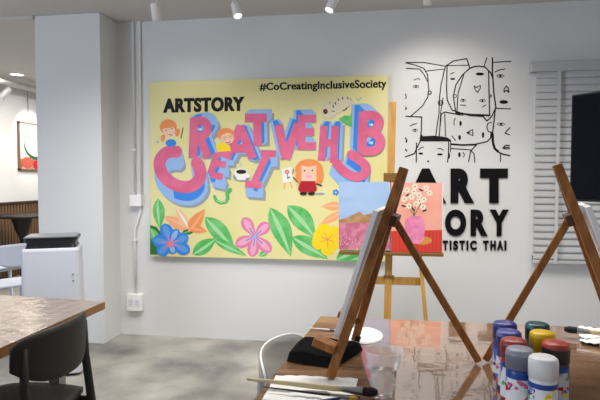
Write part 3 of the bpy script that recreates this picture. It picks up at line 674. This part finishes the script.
# ---- desk easels
def desk_easel(N, F, A_, R_, label, sgn, clabel, cw, ch, ledge_t=.17):
    N, F, A_, R_ = map(Vector, (N, F, A_, R_))
    mid = (N + F + R_) / 3
    r = empty('desk_easel', (mid.x, mid.y, TZ), label, 'easel', 'wooden desk easels')
    side = (F - N).normalized(); mf = (N + F) / 2; up = (A_ - mf).normalized(); nor = side.cross(up).normalized()
    if nor.x * sgn < 0: nor = -nor             # nor points to the side the canvas is on
    off = side * .014
    ext = lambda a, b: b
    for nm, P, s_ in (('front_leg', N, -1), ('front_leg', F, 1)):
        m = MB(); m.beam(P, A_ + off * s_ * .8, .021, .027, M_wood, nor.cross((A_ - P).normalized())); m.build(nm, r, .002)
    # rear leg hinged below the top
    hg = mf + (A_ - mf) * .745 - nor * .022
    m = MB(); m.beam(R_, hg, .02, .022, M_wood, side); m.build('rear_leg', r, .002)
    m = MB(); hb = mf + (A_ - mf) * .745; m.beam(hb - side * .055 - nor * .02, hb + side * .055 - nor * .02, .034, .026, M_wood_end, up); m.build('hinge_block', r, .002)
    lb = mf + (A_ - mf) * ledge_t
    for P in (N, F):
        q = P + (A_ - P) * ledge_t
        m = MB(); m.beam(q + nor * .012, q + nor * .082, .05, .024, M_wood, side); o = m.build('canvas_support', r, .002)
    m = MB(); m.tube([lb - side * .02 - nor * .02, lb - side * .02 - nor * .035], .011, M_blackp, 12); m.build('knob', r)
    # canvas resting on the ledge
    base = lb + nor * .019 + up * .014
    c = MB(); cc = base + nor * .004
    vs = []
    for d_ in (0, .015):
        for sx, sy in ((-1, 0), (1, 0), (1, 1), (-1, 1)): vs.append(cc + side * sx * cw / 2 + up * sy * ch + nor * d_)
    c.add(vs, [(0, 3, 2, 1), (4, 5, 6, 7), (0, 1, 5, 4), (1, 2, 6, 5), (2, 3, 7, 6), (3, 0, 4, 7)], M_canvas)
    c.build('stretched_canvas', None, .001, loc=tuple(base)); o = bpy.context.scene.objects[-1] if False else COL.objects[-1]
    tag(o, clabel, 'canvas')
    return r
NN = onZ(330, 378, TZ + .009); FF = onZ(355, 340, TZ + .009); RR = onZ(478.5, 361, TZ + .009)
AA = onY(404, 168.5, (NN.y + FF.y) / 2 + .0)
desk_easel(NN, FF, AA, RR, 'wooden desk easel at the centre of the front table, facing left', -1, 'white canvas seen edge-on leaning on the central desk easel', .24, .41, .125)
N2 = onZ(648, 394, TZ + .009); F2 = onZ(622, 352, TZ + .009); R2 = onZ(485.5, 360, TZ + .009)
A3 = onY(557, 165, (N2.y + F2.y) / 2)
desk_easel(N2, F2, A3, R2, 'wooden desk easel at the right edge of the front table, facing right', 1, 'white canvas leaning on the right desk easel', .24, .43, .13)

# ---- tall easel with two paintings near the wall
EY = 3.72
def E(px, py, Y=EY): return onY(px, py, Y)
te = empty('studio_easel', (E(390, 200).x, EY + .1, 0), 'tall light wood studio easel near the wall holding two small paintings', 'easel')
xm = E(389, 200).x; ztop = E(393, 100).z
m = MB(); m.beam((xm - .01, EY + .03, .12), (xm + .022, EY + .09, ztop), .05, .022, M_pine, Vector((1, 0, 0))); m.build('mast', te, .002)
zc_ = E(388, 178).z; q0 = E(383.5, 173); q1 = E(397.8, 181.6)
m = MB(); m.box((q0.x, EY - .03, q1.z), (q1.x, EY + .045, q0.z), M_pinedark); m.build('top_clamp', te, .003)
l0 = E(338, 250); l1 = E(443, 256)
m = MB(); m.box((l0.x + .01, EY - .04, l1.z), (l1.x, EY + .03, l0.z - .004), M_pinedark); m.build('painting_ledge', te, .003)
c0_ = E(373, 278); c1_ = E(421, 287)
m = MB(); m.box((c0_.x, EY + .045, c1_.z), (c1_.x, EY + .075, c0_.z), M_pine); m.box((xm - .035, EY + .03, c0_.z - .002), (xm + .04, EY + .055, c0_.z + .014), M_pinedark); m.build('crossbar', te, .002)
for px0, px1 in ((376, 352), (419, 424)):
    p0 = E(px0, 240); f0 = E(px1, 300); dx = (f0.x - p0.x) / (p0.z - f0.z)
    m = MB(); m.beam((f0.x + dx * f0.z * (.3 if px0 < 400 else 1), EY - .06, 0), (p0.x, EY + .055, p0.z), .026, .02, M_pine, Vector((1, 0, 0))); m.build('front_leg', te, .002)
m = MB(); m.beam((xm, EY + .44, 0), (xm, EY + .1, 1.25), .03, .02, M_pine, Vector((1, 0, 0))); m.build('rear_leg', te, .002)
def small_painting(x0, y0, x1, y1, label, name='small_painting'):
    a_ = E(x0, y0); b_ = E(x1, y1)
    r = empty(name, ((a_.x + b_.x) / 2, EY - .01, b_.z), label, 'painting', 'small paintings on the studio easel')
    q = MB(); q.box((a_.x, EY - .03 + .0005, b_.z), (b_.x, EY - .008, a_.z), M_canvas); q.build('canvas', r)
    return r
sp1 = small_painting(339.2, 182.6, 389.8, 249.6, 'small painting of a pink field and brown hills under a blue sky')
PYY = EY - .03
a = Art(PYY)
a.poly([(338.8, 182), (390, 182), (390, 222), (338.8, 222)], mat('painted_sky', rgb(152, 180, 214), .6, .3, noise=(4, 3, rgb(166, 190, 220), .35, .65, (1, 1, 3))), 0)
a.poly([(338.8, 222), (390, 219), (390, 249.6), (338.8, 249.6)], mat('painted_pink_field', rgb(208, 130, 150), .7, .3, noise=(18, 5, rgb(186, 104, 128), .45, .6)), 1)
a.poly([(338.8, 220), (347, 217.5), (355, 214), (359.5, 211.5), (364, 215), (370, 213.5), (377, 212.5), (384, 216), (390, 217), (390, 222.5), (338.8, 223)], mat('painted_hills', rgb(186, 146, 98), .7, noise=(12, 4, rgb(162, 120, 76), .4, .6)), 2)
for k in range(90):
    x = 339.5 + 50 * random.random(); y = 234 + 15.5 * random.random() ** .6; a.ell(x, y, .45, .35, DRK if k % 3 else MWH, 3, n=6)
a.build('painted_landscape', sp1)
sp2 = small_painting(391.2, 183.2, 442, 251.8, 'small painting of daisies in a pink vase on a salmon background')
a = Art(PYY)
a.poly([(391, 182.4), (442.2, 183), (442.2, 231), (391, 231)], mat('painted_salmon', rgb(226, 152, 132), .7, noise=(5, 3, rgb(232, 164, 146), .4, .6)), 0)
a.poly([(391, 231), (442.2, 230), (442.2, 252.4), (391, 252)], mat('painted_red_cloth', rgb(206, 58, 44), .7), 1)
for k in range(14): a.stroke([(392 + k * 3.7, 232), (392 + k * 3.7, 251.5)], .6, mat('painted_red_stripe', rgb(176, 40, 34), .7), 2, cap=False)
a.ell(422, 240.5, 10, 4.2, mat('painted_ochre', rgb(206, 140, 62), .7), 3)
VP = mat('painted_vase_pink', rgb(228, 138, 172), .7, noise=(20, 4, rgb(214, 118, 158), .4, .6))
a.poly([(409, 216), (420, 216), (424, 219.5), (425, 229), (424, 240), (419, 243.5), (410, 243.5), (405.5, 240), (404.5, 229), (405.5, 219.5)], VP, 4)
ST = mat('painted_stem', rgb(70, 96, 50), .7)
for x in (409, 412, 414.5, 417.5): a.stroke([(414, 216), (x + (x - 413) * .8, 203)], .6, ST, 4)
rnd = random.Random(3)
DS = [(407, 190), (415, 186.5), (411.5, 197), (419, 195), (424, 199.5), (404.5, 199), (429.5, 193), (416, 204), (409, 206), (423, 207), (400.5, 192.5), (426, 188), (414, 191.5), (419.5, 201)]
for x, y in DS:
    for k in range(6): t = 2 * PI * k / 6 + x; a.ell(x + 1.9 * math.cos(t), y + 1.9 * math.sin(t), 1.5, .95, mat('daisy_cream', rgb(226, 216, 192), .7), 5, t, n=8)
    a.ell(x, y, .8, .8, mat('daisy_centre', rgb(150, 120, 50), .7), 6, n=8)
for x, y, t in ((403.5, 206, .3), (424.5, 210.5, -.4), (413, 209, .9), (407.5, 195, -.6), (421, 190, .4)): a.ell(x, y, 2.6, .9, mat('painted_leaf_dark', rgb(38, 52, 40), .7), 6, t, n=10)
a.build('painted_vase_of_daisies', sp2)

# ================================================================= TV
tvl = onY(571.5, 95, 3.45); tvb = onY(571.5, 201, 3.45); H = tvl.z - tvb.z
r = empty('television', (tvl.x, tvl.y, tvb.z), 'black television screen on a stand in front of the blind at the right edge', 'television', rz=math.radians(-52), local=True)
M_scr = mat('dark_screen', rgb(8, 11, 18), .1, .22)
m = MB(); m.box((0, 0, 0), (1.1, .045, H), M_blackp); m.build('casing', r, .006)
m = MB(); m.box((.012, -.002, .014), (1.088, .004, H - .012), M_scr); m.build('screen', r)
m = MB(); m.box((.5, .045, -tvb.z + .04), (.56, .085, H * .6), M_blackp); m.build('stand_pole', r)
m = MB(); m.box((.2, -.22, -tvb.z), (.86, .3, -tvb.z + .04), M_blackp); m.build('stand_base', r, .005)

# ================================================================= THINGS ON THE FRONT TABLE
# paint bottles
BH = .167
def bottle(px, py, cap, body, label, band, dried=False, lab_c=(236, 236, 236)):
    p = onZ(px, py, TZ + BH)
    r = empty('paint_bottle', (p.x, p.y, TZ + .0005), label, 'paint bottle', 'paint bottles on the front table', rz=random.uniform(0, 6), local=True)
    r.location.z = TZ
    mb_ = mat('paint_' + body[0], rgb(*body[1]), .3, .5, noise=(14, 4, rgb(*[min(255, int(c * .7 + 18)) for c in body[1]]), .45, .7))
    R0 = .0325
    m = MB(); m.lathe((0, 0, 0), [(0, .001), (R0 - .003, .001), (R0, .005), (R0, .112), (R0 - .004, .117), (0, .117)], mb_); m.build('body', r)
    m = MB(); lab = mat('paint_label_' + body[0], rgb(*lab_c), .4, noise=(22, 1, rgb(*band), .55, .6)); RB = R0 + .0006
    m.lathe((0, 0, 0), [(RB, .012), (RB, .095)], lab); m.lathe((0, 0, 0), [(RB + .0003, .093), (RB + .0003, .106)], mat('label_blue_band', rgb(36, 72, 150), .4))
    rr = random.Random(int(px))
    for k in range(11):      # leafy strokes of the label
        a0 = rr.uniform(0, 2 * PI); z0 = rr.uniform(.022, .084); t = rr.uniform(-.8, .8); cc = rr.choice([YEL, GRN, MBl, PINK, RED, mat('label_violet', rgb(110, 50, 140), .5)])
        pts = []
        for q in range(10):
            u = 2 * PI * q / 10; ex = .017 * math.cos(u); ez = .006 * math.sin(u); ax = ex * math.cos(t) - ez * math.sin(t); az = ex * math.sin(t) + ez * math.cos(t)
            pts.append(((RB + .0008) * math.cos(a0 + ax / RB), (RB + .0008) * math.sin(a0 + ax / RB), z0 + az))
        m.add(pts, [tuple(range(10))], cc)
    m.build('label', r)
    mc = mat('cap_' + cap[0], rgb(*cap[1]), .35, .5, noise=(26, 4, rgb(*cap[2]), .48, .62) if len(cap) > 2 else None, bump=(40, .25, 3) if dried else None)
    m = MB(); n = 40; prof = [(R0 - .002, .115), (R0 + .002, .116), (R0 + .0022, .152), (R0 + .0005, .161), (R0 - .004, .165), (R0 - .014, .167), (0, .167)]
    
    if len(cap) > 3: m.lathe((0, 0, 0), prof[:3], mat('cap_side_' + cap[0], rgb(*cap[3]), .4), n); m.lathe((0, 0, 0), prof[2:], mc, n)
    else: m.lathe((0, 0, 0), prof, mc, n)
    m.build('cap', r)
bottle(505, 321.5, ('blue', (44, 48, 124), (120, 124, 180), (34, 36, 110)), ('blue', (40, 60, 160)), 'blue paint bottle at the back left of the cluster, cap smeared with blue', (60, 90, 180), True)
bottle(537.5, 322.5, ('teal', (20, 60, 72), (50, 120, 124), (14, 46, 60)), ('teal', (20, 80, 90)), 'dark teal paint bottle at the back of the cluster', (30, 120, 110), True)
bottle(509, 330, ('violet_blue', (62, 64, 138), (120, 122, 180), (44, 44, 120)), ('violet_blue', (50, 50, 140)), 'violet-blue paint bottle standing second in the left row of the cluster', (190, 60, 60), True)
bottle(542.5, 331, ('yellow', (236, 190, 24)), ('yellow', (236, 190, 24)), 'paint bottle with a bright yellow cap', (60, 120, 60))
bottle(514, 338.5, ('brick_red', (160, 58, 52), (190, 110, 104), (128, 40, 42)), ('brick_red', (176, 48, 44)), 'brick red paint bottle between the violet-blue and grey bottles', (60, 80, 170), True)
bottle(556, 341.5, ('orange_red', (190, 74, 54), (140, 60, 52), (58, 48, 50)), ('charcoal', (58, 52, 56)), 'charcoal paint bottle topped by an orange-red smeared cap', (50, 80, 60), True, (200, 205, 210))
bottle(520, 347.5, ('grey', (140, 142, 150), (172, 174, 180), (112, 116, 128)), ('navy', (40, 70, 140)), 'paint bottle with a grey cap, left neighbour of the white-capped one', (100, 150, 210))
bottle(543.5, 355.8, ('white', (226, 226, 224)), ('white', (225, 225, 222)), 'white-capped paint bottle nearest to the front', (120, 160, 200))

# black pouch
def soft(name, quad, h, mm, label, cat, nz=.004, seed=1, flat=.35):
    rr = random.Random(seed); ph = [rr.uniform(0, 6) for _ in range(6)]
    q = [Vector(p) for p in quad]
    def fn(side):
        def g(u, v):
            a_ = 2 * u - 1; b_ = 2 * v - 1
            uu = .5 + .5 * a_ * (1 - .05 * b_ * b_); vv = .5 + .5 * b_ * (1 - .05 * a_ * a_)
            p = q[0] * (1 - uu) * (1 - vv) + q[1] * uu * (1 - vv) + q[2] * uu * vv + q[3] * (1 - uu) * vv
            e = (max(0, (1 - a_ ** 8)) * max(0, (1 - b_ ** 8))) ** flat
            z = h * e * (1 + .12 * math.sin(3 * a_ + ph[0]) * math.cos(2.5 * b_ + ph[1])) + nz * math.sin(7 * a_ + 3 * b_ + ph[2]) * e
            return Vector((p.x, p.y, TZ + .0015 + (max(z, 0) if side else 0)))
        return g
    m = MB(); m.grid(fn(1), 28, 20, mm); m.grid(fn(0), 28, 20, mm)
    c = sum(q, Vector()) / 4
    return tag(m.build(name, loc=(c.x, c.y, TZ)), label, cat)
MPch = mat('black_fabric', rgb(7, 7, 8), .9, .08, bump=(60, .2, 3))
soft('black_pouch', (onZ(285, 362, TZ), onZ(334, 369, TZ), onZ(365, 350, TZ), onZ(304, 343, TZ)), .032, MPch, 'folded black cloth pouch on the table under the central desk easel', 'pouch', .0015, 2, .13)
# white paper towel
def paper(name, quad, label, cat, amp, seed, mm=None, n=24):
    q = [Vector(p) for p in quad]; rr = random.Random(seed); ph = [rr.uniform(0, 6) for _ in range(8)]
    def g(u, v):
        p = q[0] * (1 - u) * (1 - v) + q[1] * u * (1 - v) + q[2] * u * v + q[3] * (1 - u) * v
        z = amp * (.5 + .25 * math.sin(9 * u + ph[0] + 4 * v) + .25 * math.sin(11 * v + ph[1] - 6 * u)) + amp * .4 * abs(math.sin(17 * u + 9 * v + ph[2]))
        return Vector((p.x, p.y, TZ + .002 + z))
    m = MB(); m.grid(g, n, n, mm or mat('paper_towel', rgb(236, 234, 228), .9, .2, bump=(90, .15, 2)))
    c = sum(q, Vector()) / 4
    o = m.build(name, loc=(c.x, c.y, TZ)); s_ = o.modifiers.new('s', 'SOLIDIFY'); s_.thickness = .0008; s_.offset = 1
    return tag(o, label, cat)
paper('paper_towel', (onZ(262, 403, TZ), onZ(352, 410, TZ), onZ(358, 381, TZ), onZ(276, 377, TZ)), 'white folded paper towel under the brushes at the front table edge', 'paper towel', .006, 4)
# brushes
def brush(p0, p1, p2, p3, rh, rb, label, mh, mbr, flat=1.0, tipcol=None):
    """handle end p0 -> ferrule start p1 -> bristle start p2 -> tip p3"""
    p0, p1, p2, p3 = map(Vector, (p0, p1, p2, p3)); c = (p0 + p3) / 2
    r = empty('paint_brush', (c.x, c.y, min(p0.z, p3.z) - rb), label, 'paint brush', 'paint brushes on the front table')
    m = MB(); L_ = [p0, p0.lerp(p1, .04), p0.lerp(p1, .6), p0.lerp(p1, .9), p1]; m.tube(L_, [rh * .35, rh * .6, rh, rh * 1.15, rh * .95], mh, 12); m.build('handle', r)
    m = MB(); m.tube([p1, p2], [rh, rb], M_metal, 14); m.build('ferrule', r)
    m = MB(); m.tube([p2, p2.lerp(p3, .6), p3], [rb, rb * 1.1, rb * .6], mbr, 14); m.build('bristles', r)
HZ = TZ + .021
M_hand = mat('bare_wood_handle', rgb(196, 178, 138), .5)
M_brist = mat('dark_bristles', rgb(16, 12, 12), .8, noise=(60, 2, rgb(60, 22, 20), .55, .65))
brush(onZ(247, 379, TZ + .026), onZ(342, 389, HZ), onZ(363, 391.5, HZ), onZ(378, 392.5, HZ), .0075, .012, 'large paint brush with a pale wooden handle lying on the paper towel', M_hand, M_brist)
brush(onZ(263, 387, TZ + .02), onZ(330, 395, TZ + .018), onZ(348, 396.5, TZ + .016), onZ(360, 397.5, TZ + .014), .0032, .004, 'thin paint brush with a black handle lying beside the large one', M_blackp, M_brist)
brush(onZ(300, 404, TZ + .02), onZ(340, 398.5, TZ + .02), onZ(349, 398, TZ + .02), onZ(358, 398.5, TZ + .019), .004, .005, 'paint brush with a dark blue handle at the bottom edge of the picture', mat('navy_handle', rgb(36, 40, 96), .3), mat('yellow_bristles', rgb(200, 160, 60), .8))
brush(onZ(640, 338, TZ + .032), onZ(590, 332, TZ + .032), onZ(577, 330.5, TZ + .032), onZ(564, 329, TZ + .032), .009, .012, 'paint brush with black bristles and pale handle behind the paint bottles at right', M_hand, mat('black_bristles', rgb(14, 14, 15), .8))
brush(onZ(309, 328, TZ + .004), onZ(330, 330, TZ + .004), onZ(334, 330.2, TZ + .004), onZ(338, 330.5, TZ + .004), .0035, .0035, 'slim white brush lying behind the black pouch', mat('white_handle', rgb(226, 220, 208), .5), mat('white_bristles', rgb(226, 220, 208), .8))
paper('crumpled_tissue', (onZ(580, 345, TZ), onZ(625, 350, TZ), onZ(625, 330, TZ), onZ(578, 330, TZ)), 'white crumpled tissue under the brush at the right of the front table', 'tissue', .012, 9)
# oval paper with a drawn face
oc = onZ(363, 335.5, TZ)
r = empty('oval_paper', (oc.x, oc.y, TZ), 'white oval paper with a simple line drawing lying behind the central easel', 'paper')
m = MB(); m.lathe((0, 0, 0), [(0, .002), (.075, .002), (.075, .0005), (0, .0005)], mat('oval_paper_white', rgb(238, 238, 236), .7), 40)
m.v = [(oc.x + x, oc.y + y * 1.45, TZ + z) for x, y, z in m.v]; m.build('sheet', r)
m = MB()
for rad, a0, a1, cx, cy in ((.034, 0, 6.28, 0, 0), (.016, 3.4, 6.0, .0, -.005), (.006, 0, 6.28, -.012, .02), (.006, 0, 6.28, .014, .02)):
    m.tube([(oc.x + cx + rad * math.cos(a0 + (a1 - a0) * k / 20), oc.y + (cy + rad * math.sin(a0 + (a1 - a0) * k / 20)) * 1.45, TZ + .0022) for k in range(21)], .0008, mat('pencil_line', rgb(120, 118, 122), .7), 5)
m.build('drawn_lines', r)
# cups
def cup(px, py, label, sc=1.0, content=True):
    c = onZ(px, py, TZ)
    r = empty('plastic_cup', (c.x, c.y, TZ), label, 'cup', 'clear plastic cups', local=True)
    P = [(0, .0015), (.032, .0015), (.0335, .006), (.038, .078), (.0395, .082), (.047, .084), (.0515, .125), (.0535, .128), (.0525, .13)]
    Pi = [(.0505, .1285), (.0495, .125), (.0455, .086), (.038, .084), (.0365, .078), (.032, .0065), (0, .004)]
    m = MB(); m.lathe((0, 0, 0), [(a_ * sc, b_ * sc) for a_, b_ in P + Pi], M_clear, 36); m.build('cup_wall', r)
    m = MB(); m.lathe((0, 0, 0), [(a_ * sc, b_ * sc) for a_, b_ in [(0, .0045), (.0315, .0068), (.0358, .07), (0, .07)]], M_water, 36); m.build('water', r)
cup(383, 396, 'clear plastic cup of rinse water on the front table beside the paper towel')
cup(616, 382, 'clear plastic cup at the far right edge of the picture', .9)
